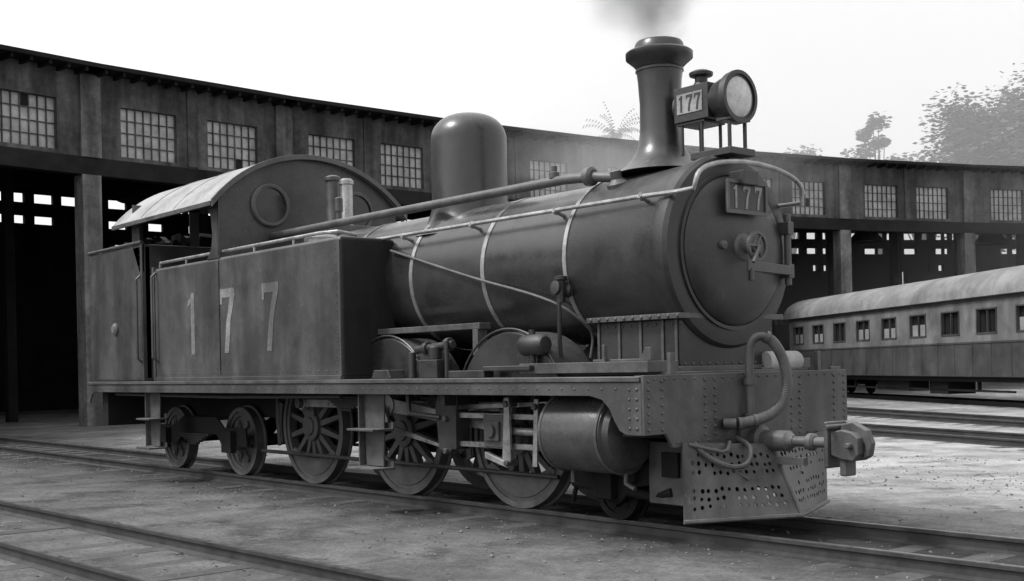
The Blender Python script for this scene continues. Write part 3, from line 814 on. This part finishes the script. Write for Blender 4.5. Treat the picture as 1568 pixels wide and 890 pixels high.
b=MB(T); pts=[(1.35-1.48*math.cos(a), 3.04+.88*math.sin(a)**.8) for a in [math.pi*i/20 for i in range(21)]]
b.prism(pts,-.3,Lc+.3,'YZ')
b.done('roof',coachr_m,coach,.02)
b=MB(T); b.box(.1,Lc-.1,.15,2.55,.6,.75); b.box(4.5,Lc-4.5,.3,.38,.3,.36)
for x in (6,9,12,15): b.box(x,x+.1,.3,.38,.3,.6)
b.box(8,10.5,.3,1.0,.25,.6); b.box(12,13.2,.3,1.2,.2,.6)
for xc in (2.8,Lc-2.8):
    b.box(xc-1.5,xc+1.5,.62,.72,.35,.62); b.box(xc-1.5,xc+1.5,1.98,2.08,.35,.62)
    for x in (xc-.95,xc+.95):
        for y in (.75,1.85): b.lathe([(0,0),(.43,0),(.43,.1),(0,.1)],(x,y,.43),(0,1,0),24)
b.done('underframe',frame_m,coach)
dd=(-24.4+n.x*1.35, 33.2+n.y*1.35)
track('railway_track',(dd[0]-d.x*8,dd[1]-d.y*8),(dd[0]+d.x*46,dd[1]+d.y*46))

# ------------------------------------------------------------------ TREES
def tree(name,x,y,h,cr,ch,nl,leaf=.24,mat=None,clumps=26,seed=1):
    rnd=random.Random(seed); e=empty(name,(0,0,0))
    b=MB(); b.tube([(x,y,-.1),(x+.2,y,h*.3),(x-.1,y+.2,h*.6),(x,y,h*.85)],[.38,.3,.2,.06],8)
    cl=[]
    for i in range(clumps):
        a=rnd.uniform(0,6.28); q=rnd.random()**.6; zz=rnd.uniform(-1,1); rr=cr*math.sqrt(max(0,1-zz*zz*.8))*q
        c=Vector((x+rr*math.cos(a),y+rr*math.sin(a),h-ch/2+zz*ch/2*rnd.uniform(.8,1.0))); cl.append((c,rnd.uniform(.16,.38)*cr))
        b.tube([(x,y,h*.45),((x+c.x)/2,(y+c.y)/2,(h*.5+c.z)/2-.2),tuple(c)],[.12,.07,.03],5)
    b.done('trunk_and_limbs',bark_m,e)
    b=MB()
    for c,r in cl:
        for i in range(nl//clumps):
            v=Vector((rnd.gauss(0,1),rnd.gauss(0,1),rnd.gauss(0,.75))); v=v.normalized()*r*rnd.random()**.5*1.35
            A=Matrix.Translation(c+v)@Matrix.Rotation(rnd.uniform(0,6.28),4,'Z')@Matrix.Rotation(rnd.uniform(-1.2,1.2),4,'X')
            l=leaf*rnd.uniform(.6,1.4); b.add([(-l,0,0),(0,-l*.45,0),(l,0,0),(0,l*.45,0)],[(0,1,2,3)],A)
    b.done('foliage',mat or leaf_m,e,smooth=False)
def P(px,fwd):   # layout helper: bearing from the photographer's spot
    rt=(px-784)/1830*fwd; return 6.27-.7638*fwd+.6455*rt, -7.92+.6455*fwd+.7638*rt
x,y=P(1530,88); tree('leafy_tree',x,y,20.4,5.2,10.5,22000,seed=3,clumps=75)
x,y=P(1352,96); tree('leafy_tree',x,y,20.8,1.9,8,4600,seed=8,clumps=30)
for i,(px,hh) in enumerate(((1215,18.4),(1290,18.0),(1420,17.8))):
    x,y=P(px,100); tree('leafy_tree',x,y,hh,3.2,5,2400,seed=11+i,clumps=16)
e=empty('palm_tree'); x,y=P(950,100); b=MB()
b.tube([(x,y,-.1),(x+.5,y,8),(x+.2,y,16),(x,y,20.3)],[.3,.22,.18,.15],8); b.done('trunk',bark_m,e)
b=MB()
for i in range(22):
    a=i*2.4; el=R(random.uniform(5,85)); L_=random.uniform(2.6,3.6); dirv=Vector((math.cos(a)*math.cos(el),math.sin(a)*math.cos(el),math.sin(el)))
    prev=Vector((x,y,20.3)); sd_=Vector((-math.sin(a),math.cos(a),0))
    for k in range(12):
        q=prev+dirv*L_/12; dirv=(dirv+Vector((0,0,-.11))).normalized()
        for s in (-1,1):
            t=q+sd_*s*.5*(1-k/14)+Vector((0,0,-.3)); m=prev.lerp(q,.45); b.add([tuple(prev),tuple(m),tuple(t)],[(0,1,2)])
        prev=q
b.done('fronds',leaf_m,e,smooth=False)

# ------------------------------------------------------------------ SMOKE / HAZE
def volmat(name,dens,col,nscale,lo,hi,step=1.):
    m=bpy.data.materials.new(name); m.use_nodes=True; nt=m.node_tree; N=nt.nodes; L=nt.links
    for q in list(N):
        if q.type!='OUTPUT_MATERIAL': N.remove(q)
    out=[q for q in N if q.type=='OUTPUT_MATERIAL'][0]
    pv=N.new('ShaderNodeVolumePrincipled'); pv.inputs['Color'].default_value=(col,col,col,1)
    L.new(pv.outputs[0],out.inputs['Volume'])
    if nscale==0: pv.inputs['Density'].default_value=dens; return m
    tc=N.new('ShaderNodeTexCoord'); ns=N.new('ShaderNodeTexNoise'); ns.inputs['Scale'].default_value=nscale; ns.inputs['Detail'].default_value=3
    ns.inputs['Distortion'].default_value=.6
    L.new(tc.outputs['Object'],ns.inputs['Vector'])
    mr=N.new('ShaderNodeMapRange'); mr.inputs[1].default_value=lo; mr.inputs[2].default_value=hi; mr.inputs[3].default_value=0; mr.inputs[4].default_value=dens
    L.new(ns.outputs[0],mr.inputs[0])
    ln=N.new('ShaderNodeVectorMath'); ln.operation='LENGTH'; L.new(tc.outputs['Object'],ln.inputs[0])
    fr=N.new('ShaderNodeMapRange'); fr.inputs[1].default_value=1; fr.inputs[2].default_value=.1; fr.inputs[3].default_value=0; fr.inputs[4].default_value=1
    L.new(ln.outputs['Value'],fr.inputs[0])
    mu=N.new('ShaderNodeMath'); mu.operation='MULTIPLY'; L.new(mr.outputs[0],mu.inputs[0]); L.new(fr.outputs[0],mu.inputs[1])
    L.new(mu.outputs[0],pv.inputs['Density'])
    try: m.cycles.volume_step_rate=step
    except Exception: pass
    return m
def puff(name,loc,scale,mat,rot=0,parent=None,rz=0):
    bm=bmesh.new(); bmesh.ops.create_icosphere(bm,subdivisions=3,radius=1); me=bpy.data.meshes.new(name); bm.to_mesh(me); bm.free()
    me.materials.append(mat); o=bpy.data.objects.new(name,me); sc.collection.objects.link(o); o.location=loc; o.scale=scale; o.rotation_euler=(0,rot,rz)
    if parent: o.parent=parent
    return o
sm=empty('chimney_smoke')
smk=volmat('smoke',3.4,.5,1.7,.34,.62,2.)
puff('plume_base',(-1.0,0,4.45),(.34,.34,.55),smk,0,sm)
puff('plume_body',(-1.08,-.05,4.95),(.85,.65,.66),smk,R(-25),sm)
puff('plume_top',(-1.25,-.1,5.7),(1.0,.8,.8),smk,R(-15),sm)
st=empty('drifting_steam')
stm=volmat('steam',.30,1.,1.3,.38,.7,5.)
puff('steam_puff',(-6.8,6.2,4.6),(3.8,2.6,1.2),stm,R(8),st)
hz=empty('distant_haze')
hzh=volmat('haze',.013,1.,0,0,0)
x,y=P(1330,76); puff('haze_bank',(x,y,6),(34,24,24),hzh,0,hz,R(45))

# ------------------------------------------------------------------ LIGHT: hazy white sky, soft sun behind the photographer's left shoulder
w=bpy.data.worlds.new('World'); sc.world=w; w.use_nodes=True; nt=w.node_tree; N=nt.nodes; L=nt.links
bg=N['Background']; sky=N.new('ShaderNodeTexSky'); sky.sky_type='NISHITA'; sky.sun_disc=False
el=R(52); rot=R(-150); sky.sun_elevation=el; sky.sun_rotation=rot; sky.dust_density=6; sky.air_density=1.2; sky.altitude=0
bw=N.new('ShaderNodeRGBToBW'); L.new(sky.outputs[0],bw.inputs[0])
mx=N.new('ShaderNodeMath'); mx.operation='MULTIPLY_ADD'; mx.inputs[1].default_value=.7; mx.inputs[2].default_value=5.5
L.new(bw.outputs[0],mx.inputs[0]); L.new(mx.outputs[0],bg.inputs['Color']); bg.inputs['Strength'].default_value=.15
sd=bpy.data.lights.new('sun','SUN'); sd.energy=2.6; sd.angle=R(10); sd.color=(1,1,1); so=bpy.data.objects.new('sun',sd); sc.collection.objects.link(so)
dv=Vector((math.sin(rot)*math.cos(el),math.cos(rot)*math.cos(el),math.sin(el)))
so.rotation_euler=dv.to_track_quat('Z','Y').to_euler()
sc.view_settings.view_transform='Standard'; sc.view_settings.look='None'; sc.view_settings.exposure=0

# ------------------------------------------------------------------ CAMERA
cd=bpy.data.cameras.new('camera'); cd.lens=42.0; cd.sensor_width=36; cd.shift_y=.074; cd.clip_end=2000
co=bpy.data.objects.new('camera',cd); sc.collection.objects.link(co)
co.matrix_world=Matrix.Translation((6.27,-7.92,1.34))@Matrix.Rotation(R(49.8),4,'Z')@Matrix.Rotation(R(90),4,'X')@Matrix.Rotation(R(-1.2),4,'Z')
sc.camera=co
